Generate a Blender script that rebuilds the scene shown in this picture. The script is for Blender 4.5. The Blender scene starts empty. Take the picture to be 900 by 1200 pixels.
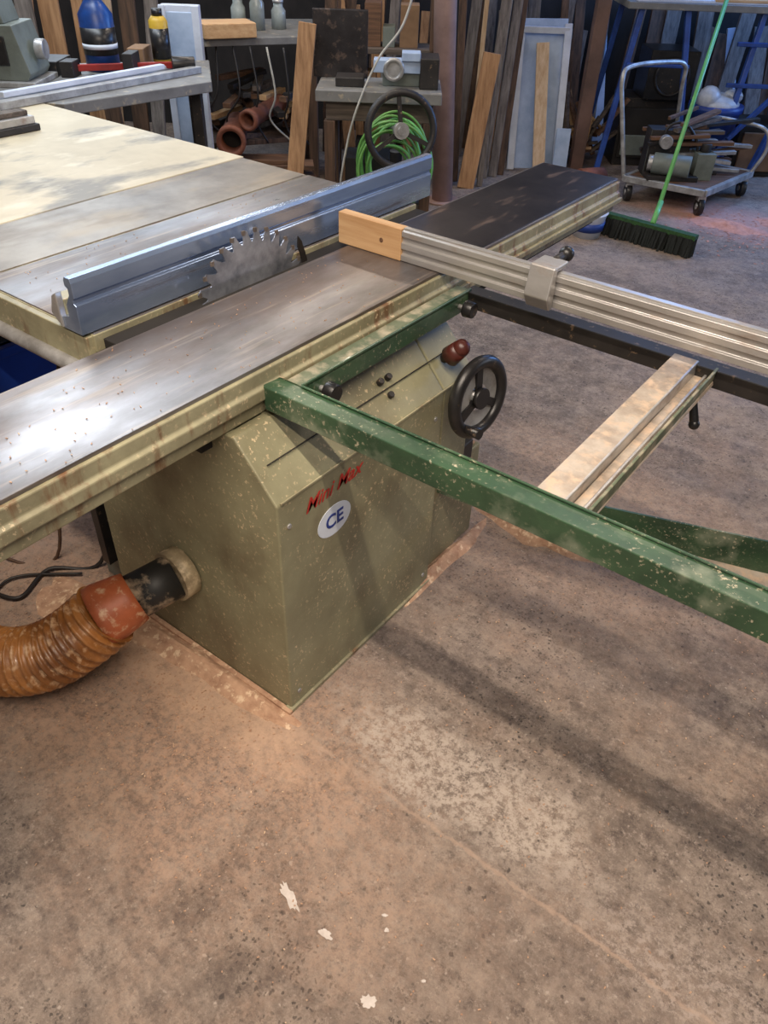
import bpy, bmesh, math, random
from mathutils import Vector, Matrix
random.seed(7)
TH=math.atan2(.5856,.8106)   # back-of-workshop frame is turned relative to the saw
sc=bpy.context.scene
COL=sc.collection

# ---------------------------------------------------------------- materials
def lin(c):
    o=[]
    for v in c[:3]:
        v=v/255.
        o.append(v/12.92 if v<=.04045 else ((v+.055)/1.055)**2.4)
    return (*o,1.)
def M(name,c1,c2=None,scale=6,rough=.6,metal=0.,bump=0.,stretch=(1,1,1),fleck=None,fleck2=None,rvar=.1,lo=.35,hi=.65,coat=0.,detail=6):
    m=bpy.data.materials.new(name); m.use_nodes=True
    nt=m.node_tree; N=nt.nodes; L=nt.links
    b=N['Principled BSDF']; b.inputs['Roughness'].default_value=rough; b.inputs['Metallic'].default_value=metal
    b.inputs['Coat Weight'].default_value=coat
    if c2 is None: c2=tuple(v*.8 for v in c1)
    tc=N.new('ShaderNodeTexCoord'); mp=N.new('ShaderNodeMapping'); mp.inputs['Scale'].default_value=stretch
    L.new(tc.outputs['Object'],mp.inputs['Vector'])
    nz=N.new('ShaderNodeTexNoise'); nz.inputs['Scale'].default_value=scale; nz.inputs['Detail'].default_value=detail; nz.inputs['Roughness'].default_value=.65
    L.new(mp.outputs[0],nz.inputs['Vector'])
    r=N.new('ShaderNodeMapRange'); r.inputs['From Min'].default_value=lo; r.inputs['From Max'].default_value=hi
    L.new(nz.outputs['Fac'],r.inputs['Value'])
    mx=N.new('ShaderNodeMix'); mx.data_type='RGBA'; mx.inputs[6].default_value=lin(c1); mx.inputs[7].default_value=lin(c2)
    L.new(r.outputs[0],mx.inputs[0]); out=mx.outputs[2]
    rr=N.new('ShaderNodeMapRange'); rr.inputs['To Min'].default_value=max(0.02,rough-rvar); rr.inputs['To Max'].default_value=min(1,rough+rvar)
    L.new(nz.outputs['Fac'],rr.inputs['Value']); rout=rr.outputs[0]
    for fk in (fleck,fleck2):
        if not fk: continue
        col,fs,t0,t1=fk[:4]; fst=fk[4] if len(fk)>4 else (1,1,1); op=fk[5] if len(fk)>5 else 1.
        mp2=N.new('ShaderNodeMapping'); mp2.inputs['Scale'].default_value=fst; mp2.inputs['Location'].default_value=(3.3,1.7,.4)
        L.new(tc.outputs['Object'],mp2.inputs['Vector'])
        n2=N.new('ShaderNodeTexNoise'); n2.inputs['Scale'].default_value=fs; n2.inputs['Detail'].default_value=5; n2.inputs['Roughness'].default_value=.6
        L.new(mp2.outputs[0],n2.inputs['Vector'])
        r2=N.new('ShaderNodeMapRange'); r2.inputs['From Min'].default_value=t0; r2.inputs['From Max'].default_value=t1; r2.inputs['To Max'].default_value=op
        L.new(n2.outputs['Fac'],r2.inputs['Value']); fac=r2.outputs[0]
        if fs>=60:   # fine chips only lie in drifts
            n5=N.new('ShaderNodeTexNoise'); n5.inputs['Scale'].default_value=5; n5.inputs['Detail'].default_value=7; n5.inputs['Roughness'].default_value=.7
            L.new(tc.outputs['Object'],n5.inputs['Vector'])
            r5=N.new('ShaderNodeMapRange'); r5.inputs['From Min'].default_value=.42; r5.inputs['From Max'].default_value=.62; r5.inputs['To Min'].default_value=.06
            L.new(n5.outputs['Fac'],r5.inputs['Value'])
            mu=N.new('ShaderNodeMath'); mu.operation='MULTIPLY'; L.new(fac,mu.inputs[0]); L.new(r5.outputs[0],mu.inputs[1]); fac=mu.outputs[0]
        m2=N.new('ShaderNodeMix'); m2.data_type='RGBA'; m2.inputs[7].default_value=lin(col)
        L.new(fac,m2.inputs[0]); L.new(out,m2.inputs[6]); out=m2.outputs[2]
        if metal>.3:
            r3=N.new('ShaderNodeMapRange'); r3.inputs['To Min'].default_value=metal; r3.inputs['To Max'].default_value=metal*.5
            L.new(fac,r3.inputs['Value']); L.new(r3.outputs[0],b.inputs['Metallic'])
            mm=N.new('ShaderNodeMath'); mm.operation='MULTIPLY_ADD'; mm.inputs[1].default_value=.2; L.new(fac,mm.inputs[0]); L.new(rout,mm.inputs[2]); rout=mm.outputs[0]
    L.new(out,b.inputs['Base Color']); L.new(rout,b.inputs['Roughness'])
    if bump:
        bp=N.new('ShaderNodeBump'); bp.inputs['Strength'].default_value=bump; bp.inputs['Distance'].default_value=.01
        L.new(nz.outputs['Fac'],bp.inputs['Height'])
        L.new(bp.outputs[0],b.inputs['Normal'])
    return m
def wood(name,c1,c2,ax='z'):
    st={'x':(.6,9,9),'y':(9,.6,9),'z':(9,9,.6)}[ax]
    return M(name,c1,c2,scale=5,rough=.75,stretch=st,bump=.15)

iron=M('cast_iron',(140,138,140),(94,89,87),scale=6,rough=.33,metal=.65,stretch=(1,.35,1),fleck=((112,92,78),4,.46,.68,(1,.4,1),.75),fleck2=((180,166,150),48,.54,.74,(1,.06,1),.6),rvar=.14)
iron2=M('cast_iron_dusty',(148,138,124),(102,94,86),scale=3,rough=.40,metal=.4,fleck=((164,150,130),8,.5,.7,(1,.4,1),.7),fleck2=((92,78,68),5,.54,.7,(1,.3,1),.7),rvar=.1)
irondk=M('cast_iron_dark_and_shaded',(70,66,67),(44,41,42),scale=5,rough=.32,metal=.5,fleck=((122,100,86),26,.56,.72,(1,.2,1),.7),rvar=.1)  # dark plate metal; also the painted shade on the sliding table
cream=M('grey_green_paint',(146,143,114),(118,113,88),scale=3,rough=.46,fleck=((208,186,150),110,.59,.64),fleck2=((94,80,60),5,.54,.76,(1,1,.6),.75))
creamw=M('grey_green_paint_worn',(158,153,124),(120,114,90),scale=6,rough=.5,fleck=((104,66,40),20,.55,.67,(1,1,.25),.85),fleck2=((200,180,148),90,.58,.64))
green=M('green_paint',(60,88,62),(38,62,44),scale=6,rough=.32,fleck=((142,148,128),9,.52,.74,(1,1,1),.8),fleck2=((178,168,144),120,.59,.65),coat=.2)
dgreen=M('dusty_green_paint',(108,114,92),(76,88,66),scale=9,rough=.6,fleck=((172,160,138),22,.46,.64,(1,1,1),.8))
alu=M('aluminium_profile',(200,198,196),(168,165,162),scale=10,rough=.32,metal=.6,stretch=(.3,1,1),fleck=((140,116,96),22,.57,.75,(.4,1,1),.75))
alub=M('aluminium_fence',(178,194,220),(134,152,184),scale=9,rough=.22,metal=.75,stretch=(1,.25,1),fleck=((80,66,58),14,.60,.72,(1,.15,2),.85))  # blue tint puts reflected blue light into the metal colour
dustalu=M('dusty_rail',(188,176,162),(150,136,122),scale=14,rough=.6,metal=.2,fleck=((204,178,152),30,.48,.64,(1,1,1),.8))
black=M('black_plastic',(22,22,24),(34,32,32),scale=20,rough=.35,fleck=((120,100,80),50,.64,.76))
blackm=M('black_metal',(26,24,24),(42,38,36),scale=12,rough=.5,fleck=((120,98,76),50,.62,.72))
steel=M('saw_blade_steel',(186,190,200),(104,108,120),scale=9,rough=.22,metal=.65)
steelw=M('galvanised_steel',(184,184,184),(132,130,128),scale=12,rough=.4,metal=.45)
gap=M('dark_gap',(26,23,21),(40,36,32),scale=10,rough=.8)
ply=M('worn_plywood',(206,194,166),(182,170,144),scale=2.0,rough=.5,fleck=((122,118,110),4,.53,.64,(1,.5,1),.9),fleck2=((220,212,190),9,.55,.7,(1,.5,1),.7))
w_pine=wood('pine_x',(200,164,122),(176,136,94),'x')
w_pz=wood('pine_z',(176,136,98),(136,100,68)); w_gz=wood('grey_timber',(122,114,108),(80,72,68)); w_bz=wood('brown_timber',(98,72,54),(58,44,34)); w_pale=wood('pale_timber',(206,180,150),(178,146,110))
w_gx=wood('grey_timber_x',(108,96,86),(66,58,52),'x'); w_bx=wood('brown_timber_x',(118,84,60),(72,52,38),'x')
white=M('white_pvc',(204,212,228),(180,188,204),scale=6,rough=.4)
whiteb=M('white_board',(176,194,220),(146,166,196),scale=6,rough=.5)
orange=M('orange_rubber',(182,98,60),(146,76,46),scale=10,rough=.5,fleck=((204,166,132),40,.54,.68))
hosem=M('amber_hose',(184,124,66),(118,72,34),scale=7,rough=.34,coat=.15,fleck=((210,174,136),45,.52,.68,(1,1,1),.85))
duct=M('dusty_duct',(30,29,28),(168,148,124),scale=7,rough=.55,lo=.49,hi=.58)
ductc=M('duct_collar',(170,154,124),(128,112,86),scale=12,rough=.6,fleck=((205,184,152),30,.5,.65))
dust=M('sawdust',(192,156,128),(158,122,98),scale=30,rough=.95,bump=.5,fleck=((214,186,156),50,.55,.65))
dustp=M('pink_sawdust',(206,150,132),(176,124,108),scale=30,rough=.95,bump=.5)
terra=M('terracotta',(136,80,58),(96,56,42),scale=8,rough=.7)
postm=M('brown_steel_post',(170,142,134),(138,114,108),scale=5,rough=.34)
postw=M('brown_timber_post',(110,84,74),(82,62,54),scale=5,rough=.5)
bluep=M('blue_paint',(44,80,156),(30,54,114),scale=8,rough=.4)
bluebin=M('blue_plastic',(30,66,150),(24,50,116),scale=4,rough=.45)
redp=M('red_paint',(160,38,32),(120,30,26),scale=8,rough=.4)
dkred=M('dark_red_knob',(84,38,30),(60,28,24),scale=8,rough=.35)
lime=M('lime_hose',(116,168,88),(74,126,58),scale=10,rough=.4)
limeh=M('green_handle',(110,184,106),(92,158,88),scale=6,rough=.4)
bristle=M('black_bristle',(16,18,18),(28,32,28),scale=120,rough=.9,bump=.6)
grass=M('green_broom_head',(44,84,36),(28,54,26),scale=60,rough=.7,bump=.4)
cablem=M('grey_cable',(176,174,166),rough=.5); cabled=M('dark_cable',(40,36,34),rough=.5)
inkred=M('red_ink',(190,44,34),(160,38,30),rough=.5); inkblue=M('blue_ink',(34,60,140),rough=.5); labelw=M('label_white',(214,222,232),(190,198,212),rough=.45)
machg=M('machine_grey_green',(116,124,118),(92,98,92),scale=6,rough=.5)
canb=M('blue_can',(26,70,140),(18,44,96),scale=9,rough=.35); yel=M('yellow_label',(196,162,50),(170,130,36),rough=.5)
glass=M('jar',(150,160,160),(120,126,124),rough=.15)
paint=M('paint_splash',(204,194,186),(182,170,160),scale=40,rough=.7)
bench=M('grey_bench_top',(128,128,126),(98,96,94),scale=4,rough=.5,fleck=((160,150,130),20,.58,.68))
wallm=M('dark_rough_wall',(48,44,43),(27,26,27),scale=3,rough=.9,bump=.4,stretch=(1,1,.5))
wallb=M('plaster_wall',(120,114,106),(98,92,86),scale=2,rough=.9)
ceilm=M('ceiling_boards',(120,112,100),(96,90,80),scale=2,rough=.9)
bag=M('plastic_bag',(200,206,214),(160,168,180),scale=12,rough=.35,bump=.6)
card=M('cardboard',(138,108,80),(110,84,60),scale=5,rough=.8)

def floor_mat():
    m=bpy.data.materials.new('concrete_floor'); m.use_nodes=True
    nt=m.node_tree; N=nt.nodes; L=nt.links; b=N['Principled BSDF']
    tc=N.new('ShaderNodeTexCoord'); co=tc.outputs['Object']
    def noise(s,d=6,rg=.6,src=co,off=None):
        if off is not None:
            mp=N.new('ShaderNodeMapping'); mp.inputs['Location'].default_value=(off,off*.7,0); L.new(src,mp.inputs['Vector']); src=mp.outputs[0]
        n=N.new('ShaderNodeTexNoise'); n.inputs['Scale'].default_value=s; n.inputs['Detail'].default_value=d; n.inputs['Roughness'].default_value=rg; L.new(src,n.inputs['Vector']); return n.outputs['Fac']
    def rng(v,a,b_,c=0,d=1):
        n=N.new('ShaderNodeMapRange'); L.new(v,n.inputs['Value'])
        for k,x in zip(('From Min','From Max','To Min','To Max'),(a,b_,c,d)): n.inputs[k].default_value=x
        return n.outputs[0]
    def mix(f,a,c):
        n=N.new('ShaderNodeMix'); n.data_type='RGBA'; L.new(f,n.inputs[0])
        if isinstance(a,tuple): n.inputs[6].default_value=lin(a)
        else: L.new(a,n.inputs[6])
        if isinstance(c,tuple): n.inputs[7].default_value=lin(c)
        else: L.new(c,n.inputs[7])
        return n.outputs[2]
    def mt(op,a,c=0.):
        n=N.new('ShaderNodeMath'); n.operation=op
        for i,x in enumerate((a,c)):
            if isinstance(x,(int,float)): n.inputs[i].default_value=x
            else: L.new(x,n.inputs[i])
        return n.outputs[0]
    def blob(cx,cy,sx,sy,r0,r1,namp=.5,ns=4):
        mp=N.new('ShaderNodeMapping'); mp.vector_type='POINT'; mp.inputs['Location'].default_value=(-cx/sx,-cy/sy,0); mp.inputs['Scale'].default_value=(1/sx,1/sy,1); L.new(co,mp.inputs['Vector'])
        ln=N.new('ShaderNodeVectorMath'); ln.operation='LENGTH'; L.new(mp.outputs[0],ln.inputs[0])
        nn=mt('MULTIPLY',mt('SUBTRACT',noise(ns,8,.7),.5),namp*3)
        return rng(mt('ADD',ln.outputs['Value'],nn),r0,r1,1,0)
    c=mix(rng(noise(1.1,9,.65),.40,.60),(134,119,107),(94,81,73))
    c=mix(rng(noise(11,10,.85),.44,.58,0,.8),c,(156,140,126))
    c=mix(rng(noise(4,9,.8,off=11.),.50,.62,0,.6),c,(88,75,67))
    c=mix(rng(noise(26,10,.9,off=4.),.50,.60,0,.85),c,(78,66,59))
    c=mix(rng(noise(60,8,.9,off=7.),.54,.62,0,.6),c,(176,160,145))
    # exposed aggregate, irregular grains
    ws=N.new('ShaderNodeTexNoise'); ws.inputs['Scale'].default_value=60; ws.inputs['Detail'].default_value=3; L.new(co,ws.inputs['Vector'])
    va=N.new('ShaderNodeVectorMath'); va.operation='MULTIPLY_ADD'; va.inputs[1].default_value=(.018,.018,.018); L.new(ws.outputs['Color'],va.inputs[0]); L.new(co,va.inputs[2])
    def stones(scale,th,seedch,dmin):
        v=N.new('ShaderNodeTexVoronoi'); v.inputs['Scale'].default_value=scale; L.new(va.outputs[0],v.inputs['Vector'])
        sp=N.new('ShaderNodeSeparateColor'); L.new(v.outputs['Color'],sp.inputs[0])
        return mt('MULTIPLY',rng(v.outputs['Distance'],dmin,dmin+.1,1,0),rng(sp.outputs[seedch],th,th+.02))
    worn=rng(noise(2.2,6,.6,off=9.),.46,.58)
    s1=mt('MULTIPLY',stones(115,.70,0,.32),mt('ADD',mt('MULTIPLY',worn,.8),.15))
    c=mix(mt('MULTIPLY',s1,.85),c,(46,41,38))
    s2=mt('MULTIPLY',stones(62,.93,1,.22),.8); c=mix(s2,c,(52,45,42))
    s3=mt('MULTIPLY',stones(80,.92,2,.2),.6); c=mix(s3,c,(182,168,156))
    # sawdust film
    d1=blob(-1.2,.68,.74,.36,.6,1.35,.5,3); d2=blob(-.75,1.95,.8,.45,.5,1.4,.6,4); d3=blob(.5,.5,1.2,.3,.2,1.5,.8,3)
    d4=blob(-1.1,.74,.40,.10,.5,1.3,.7,9)
    dn=rng(noise(45,7,.85),.42,.58,.2,1)
    c=mix(mt('MULTIPLY',mt('MULTIPLY',d1,dn),.85),c,(184,150,126))
    c=mix(mt('MULTIPLY',mt('MULTIPLY',d4,rng(noise(22,8,.85,off=3.),.4,.55,.35,1)),.8),c,(202,168,140))
    c=mix(mt('MULTIPLY',mt('MULTIPLY',d2,dn),.6),c,(176,146,124))
    c=mix(mt('MULTIPLY',mt('MULTIPLY',d3,dn),.3),c,(158,132,114))
    dall=mt('MULTIPLY',rng(noise(3.5,8,.7,off=2.),.48,.62),dn); c=mix(mt('MULTIPLY',dall,.45),c,(172,146,126))
    pk=blob(-1.25,5.35,.5,.3,.5,1.4,.5,6); c=mix(mt('MULTIPLY',pk,.6),c,(205,150,134))
    # worn light patches next to joint
    p=mt('MULTIPLY',blob(-.42,.93,.40,.13,.55,1.1,.6,7),rng(noise(40,10,.9),.47,.52))
    c=mix(mt('MULTIPLY',p,.9),c,(190,175,161))
    p=mt('MULTIPLY',blob(-.2,1.0,.9,.4,.4,1.2,.8,5),rng(noise(30,10,.9,off=1.),.54,.58))
    c=mix(mt('MULTIPLY',p,.65),c,(176,160,147))
    p=mt('MULTIPLY',blob(.15,.84,.35,.1,.5,1.1,.5,8),rng(noise(50,9,.85),.50,.55))
    c=mix(mt('MULTIPLY',p,.75),c,(170,154,142))
    # expansion joint
    sx=N.new('ShaderNodeSeparateXYZ'); L.new(co,sx.inputs[0])
    j=mt('ABSOLUTE',mt('ADD',mt('SUBTRACT',sx.outputs['Y'],.795),mt('MULTIPLY',mt('SUBTRACT',noise(14,8,.8),.5),.05)))
    jm=mt('MULTIPLY',mt('MULTIPLY',rng(j,.002,.007,1,0),rng(sx.outputs['X'],-.85,-.75)),rng(noise(20,4,off=5.),.38,.5,.35,1))
    c=mix(mt('MULTIPLY',jm,.6),c,(178,152,132))
    L.new(c,b.inputs['Base Color'])
    L.new(rng(noise(6),.3,.7,.6,.85),b.inputs['Roughness'])
    bp=N.new('ShaderNodeBump'); bp.inputs['Strength'].default_value=.6; bp.inputs['Distance'].default_value=.006
    h=mt('SUBTRACT',noise(80,9,.85),mt('MULTIPLY',s1,.4)); L.new(h,bp.inputs['Height']); L.new(bp.outputs[0],b.inputs['Normal'])
    return m
floorm=floor_mat()

# ---------------------------------------------------------------- mesh builder
class MB:
    def __init__(s): s.v=[]; s.f=[]; s.fm=[]; s.sm=[]; s.mats=[]
    def mi(s,m):
        if m not in s.mats: s.mats.append(m)
        return s.mats.index(m)
    def add(s,vs,fs,m,smooth=False):
        o=len(s.v); s.v+= [tuple(v) for v in vs]; k=s.mi(m)
        for f in fs: s.f.append([i+o for i in f]); s.fm.append(k); s.sm.append(smooth)
    def box(s,x0,x1,y0,y1,z0,z1,m):
        v=[(x,y,z) for x in (x0,x1) for y in (y0,y1) for z in (z0,z1)]
        s.add(v,[(0,1,3,2),(4,6,7,5),(0,4,5,1),(2,3,7,6),(0,2,6,4),(1,5,7,3)],m)
    def beam(s,p0,p1,w,t,m,up=(0,0,1)):
        p0=Vector(p0);p1=Vector(p1);d=(p1-p0).normalized();a=d.cross(Vector(up))
        if a.length<1e-4:a=d.cross(Vector((0,1,0)))
        a.normalize();b=a.cross(d)
        v=[p+a*i*w/2+b*j*t/2 for p in (p0,p1) for i in (-1,1) for j in (-1,1)]
        s.add(v,[(0,1,3,2),(4,6,7,5),(0,4,5,1),(2,3,7,6),(0,2,6,4),(1,5,7,3)],m)
    def plate(s,p,q,zp,zq,th,m):   # upright strip between plan points with own heights
        p=Vector((*p,0));q=Vector((*q,0));n=(q-p).normalized().cross(Vector((0,0,1)))*th/2
        v=[]
        for P,(a,b_) in ((p,zp),(q,zq)):
            for sgn in (-1,1):
                for z in (a,b_): w=P+n*sgn; v.append((w.x,w.y,z))
        s.add(v,[(0,1,3,2),(4,6,7,5),(0,4,5,1),(2,3,7,6),(0,2,6,4),(1,5,7,3)],m)
    def prism(s,poly,ax,a,b,m,mend=None):
        def P(p,t):
            return {'y':(p[0],t,p[1]),'x':(t,p[0],p[1]),'z':(p[0],p[1],t)}[ax]
        n=len(poly); v=[P(p,a) for p in poly]+[P(p,b) for p in poly]
        s.add(v,[(i,(i+1)%n,n+(i+1)%n,n+i) for i in range(n)],m)
        s.add(v,[tuple(range(n))[::-1],tuple(range(n,2*n))],mend or m)
    def sweep(s,pts,rad,m,seg=12,cap=True,closed=False):
        pts=[Vector(p) for p in pts];n=len(pts)
        rad=rad if isinstance(rad,(list,tuple)) else [rad]*n
        vs=[];fs=[];prev=None
        for i,p in enumerate(pts):
            if closed: t=(pts[(i+1)%n]-pts[i-1])
            else: t=pts[min(i+1,n-1)]-pts[max(i-1,0)]
            if t.length<1e-9:t=Vector((0,0,1))
            t.normalize()
            if prev is None:
                a=t.cross(Vector((0,0,1)))
                if a.length<.05:a=t.cross(Vector((0,1,0)))
            else: a=prev-t*prev.dot(t)
            a.normalize();prev=a;b=t.cross(a)
            for k in range(seg):
                an=2*math.pi*k/seg; vs.append(p+(a*math.cos(an)+b*math.sin(an))*rad[i])
        R=n if closed else n-1
        for i in range(R):
            for k in range(seg):
                j=(i+1)%n; fs.append((i*seg+k,i*seg+(k+1)%seg,j*seg+(k+1)%seg,j*seg+k))
        s.add(vs,fs,m,True)
        if cap and not closed:
            s.add(vs[:seg],[tuple(range(seg))[::-1]],m); s.add(vs[-seg:],[tuple(range(seg))],m)
    def cyl(s,p0,p1,r,m,r1=None,seg=24):
        s.sweep([p0,p1],[r,r if r1 is None else r1],m,seg)
    def ring(s,c,ax,R,r,m,n=40,seg=10):
        c=Vector(c);ax=Vector(ax).normalized();a=ax.cross(Vector((0,0,1)))
        if a.length<.1:a=ax.cross(Vector((0,1,0)))
        a.normalize();b=ax.cross(a)
        s.sweep([c+(a*math.cos(2*math.pi*i/n)+b*math.sin(2*math.pi*i/n))*R for i in range(n)],r,m,seg,closed=True)
    def ball(s,c,r,m,sc_=(1,1,1),n=14):
        vs=[];fs=[];h=n//2
        for i in range(h+1):
            ph=math.pi*i/h
            for k in range(n):
                t=2*math.pi*k/n; vs.append((c[0]+r*sc_[0]*math.sin(ph)*math.cos(t),c[1]+r*sc_[1]*math.sin(ph)*math.sin(t),c[2]+r*sc_[2]*math.cos(ph)))
        for i in range(h):
            for k in range(n): fs.append((i*n+k,(i+1)*n+k,(i+1)*n+(k+1)%n,i*n+(k+1)%n))
        s.add(vs,fs,m,True)
    def done(s,name,parent=None,bev=0.,rot=0.):
        me=bpy.data.meshes.new(name); me.from_pydata(s.v,[],s.f)
        for m in s.mats: me.materials.append(m)
        for p,k,q in zip(me.polygons,s.fm,s.sm): p.material_index=k; p.use_smooth=q
        bm=bmesh.new(); bm.from_mesh(me); bmesh.ops.remove_doubles(bm,verts=bm.verts,dist=1e-5); bmesh.ops.recalc_face_normals(bm,faces=bm.faces); bm.to_mesh(me); bm.free()
        o=bpy.data.objects.new(name,me); COL.objects.link(o); o.rotation_euler[2]=rot
        if parent: o.parent=parent
        if bev:
            b=o.modifiers.new('bevel','BEVEL'); b.width=bev; b.segments=2; b.limit_method='ANGLE'; b.angle_limit=math.radians(40)
        return o
def empty(name,rot=0.):
    e=bpy.data.objects.new(name,None); COL.objects.link(e); e.rotation_euler[2]=rot; e.empty_display_size=.1; return e
def cr(pts,n=10):
    P=[Vector(p) for p in pts]; P=[P[0]*2-P[1]]+P+[P[-1]*2-P[-2]]; out=[]
    for i in range(1,len(P)-2):
        for k in range(n):
            t=k/n; a,b,c,d=P[i-1:i+3]
            out.append(.5*((2*b)+(c-a)*t+(2*a-5*b+4*c-d)*t*t+(3*b-a-3*c+d)*t**3))
    out.append(P[-2]); return out
def bgpoint(r,d): return (r*math.cos(TH)-d*math.sin(TH), r*math.sin(TH)+d*math.cos(TH))

# ---------------------------------------------------------------- room
b=MB(); b.box(-4.2,5,-3,7.05,-.1,0,floorm)
me=b.done('floor'); 
# bake rotation in mesh so floor material is in saw axes
me.data.transform(Matrix.Rotation(TH,4,'Z'))
b=MB(); b.box(-4.2,5,7.05,7.2,0,3.1,wallm); b.done('wall_back',rot=TH)
b=MB(); b.box(-4.35,-4.2,-3,7.2,0,3.1,wallb); b.done('wall_left',rot=TH)
b=MB(); b.box(5,5.15,-3,7.2,0,3.1,wallb); b.done('wall_right',rot=TH)
b=MB(); b.box(-4.35,5.15,-3,7.2,3.1,3.2,ceilm); b.done('ceiling',rot=TH)

# ---------------------------------------------------------------- table saw
saw=empty('table_saw')
# cabinet
b=MB()
prof=[(-.86,0),(-.86,.645),(-.965,.765),(-1.22,.765),(-1.22,.70),(-1.5,.70),(-1.5,0)]
b.prism(prof,'y',.83,1.42,cream)
prof2=[(-.862,.38),(-.862,.645),(-.965,.762),(-1.3,.762),(-1.3,.38)]
b.prism(prof2,'y',1.426,1.56,cream)
b.box(-1.45,-.895,1.424,1.71,0,.33,cream)
b.box(-1.44,-.905,1.43,1.70,.33,.338,dust)
b.box(-1.3,-.93,1.42,1.50,.33,.38,gap)
b.box(-.94,-.87,1.56,1.62,.338,.40,blackm)
b.box(-1.3,-1.0,.86,1.5,.765,.80,gap)
b.box(-1.62,-1.5,.86,1.4,.0,.6,machg)
b.done('cabinet',saw,.006)
b=MB()   # sheet metal lips, seams, base
b.beam((-.859,.84,.648),(-.859,1.55,.648),.004,.006,creamw)
b.prism([(-.853,0),(-.853,.012),(-.875,.012),(-.875,0)],'y',.825,1.42,creamw)
b.box(-1.5,-.853,.815,.828,0,.010,dust)
b.box(-1.565,-1.535,.825,.86,.1,.62,black)
b.beam((-.910,.86,.7085),(-.910,1.54,.7085),.003,.002,gap)
# grey support block + bolts under the slide
b.box(-1.06,-.985,.85,.93,.70,.765,steelw)
b.cyl((-1.07,.78,.74),(-1.07,.83,.74),.018,black)
for yy in (1.24,1.27): b.cyl((-.925,yy,.722),(-.917,yy,.732),.008,blackm,seg=12)
b.cyl((-.90,1.25,.695),(-.894,1.25,.702),.008,blackm,seg=12)
for (y,z) in ((.86,.05),(.86,.58),(1.39,.05),(1.39,.58)): b.cyl((-.861,y,z),(-.857,y,z),.006,steelw,seg=12)
b.done('cabinet_trim',saw,.002)
# red knob
b=MB(); b.cyl((-.90,1.47,.70),(-.875,1.47,.722),.012,blackm); b.cyl((-.882,1.47,.712),(-.855,1.47,.742),.026,dkred,.022); b.ball((-.853,1.47,.744),.022,dkred)
b.done('stop_knob',saw)
# handwheel
b=MB(); c=Vector((-.80,1.485,.622)); ax=Vector((1,-.12,.1)).normalized()
b.ring(c,ax,.091,.0165,black,48,12)
b.cyl(c-ax*.075,c+ax*.012,.016,steelw); b.cyl(c+ax*.004,c+ax*.016,.027,black)
a_=ax.cross(Vector((0,0,1))).normalized(); b_=ax.cross(a_)
for k in range(3):
    an=k*2.0944+.5; dr=a_*math.cos(an)+b_*math.sin(an); b.beam(c+dr*.02,c+dr*.09,.022,.008,black,ax)
n=40
def circ(R,o): return [c+(a_*math.cos(2*math.pi*i/n)+b_*math.sin(2*math.pi*i/n))*R+ax*o for i in range(n)]
vs=circ(.078,.0)+circ(.060,-.004)+circ(.034,-.001); b.add(vs,[(i,(i+1)%n,n+(i+1)%n,n+i) for i in range(n)]+[(n+i,n+(i+1)%n,2*n+(i+1)%n,2*n+i) for i in range(n)],steelw,True)
hp=c+a_*.06+b_*.06; b.cyl(hp,hp+ax*.055,.010,black,.014)
b.done('handwheel',saw)
# sliding table
b=MB()
sp=[(-1.27,.862),(-.98,.862),(-.98,.832),(-.972,.828),(-.972,.802),(-.985,.798),(-.985,.768),(-1.0,.762),(-1.26,.762),(-1.27,.78)]
b.prism(sp,'y',.0,2.62,creamw)
b.done('sliding_table_body',saw,.003)
b=MB(); b.box(-1.268,-.988,.003,2.617,.862,.870,iron)
b.box(-1.262,-.992,1.63,2.612,.8695,.8712,irondk)  # same iron top: dark sheet paints its shadow and dark reflection
b.done('sliding_table_top',saw,.0015)
b=MB(); b.box(-.972,-.962,.93,2.62,.80,.815,creamw); b.box(-1.2,-1.03,.8,1.9,.715,.762,gap); b.box(-1.15,-1.02,1.9,2.55,.735,.762,gap)
b.cyl((-1.0,2.0,.745),(-.96,2.0,.745),.02,black); b.done('slide_rail',saw,.002)
# main table
b=MB(); b.box(-1.765,-1.335,.81,1.95,.83,.868,creamw); b.box(-1.762,-1.338,.813,1.947,.866,.870,iron)
b.box(-1.335,-1.272,.83,1.95,.80,.855,gap)
b.box(-2.06,-1.77,.81,1.95,.83,.866,creamw); b.box(-2.057,-1.773,.813,1.947,.864,.869,iron2)
b.prism([(-1.75,.83),(-1.75,.76),(-1.36,.76),(-1.36,.83)],'y',.84,1.9,creamw)
b.done('main_table',saw,.002)
b=MB(); b.box(-3.3,-2.065,.80,1.96,.842,.869,ply); b.box(-3.25,-2.0,.84,.88,.76,.842,w_bx); b.box(-3.25,-2.0,1.86,1.90,.76,.842,w_bx)
for x in (-3.2,-2.1):
    for y in (.86,1.88): b.box(x-.035,x+.035,y-.035,y+.035,0,.76,w_bz)
b.box(-3.2,-2.1,.85,.87,.2,.28,w_bx)
b.done('extension_table',saw,.003)
b=MB(); b.cyl((-2.05,.785,.79),(-1.36,.785,.79),.016,steelw); b.box(-2.06,-1.34,.795,.812,.77,.866,creamw); b.done('fence_rail',saw,.002)
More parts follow.
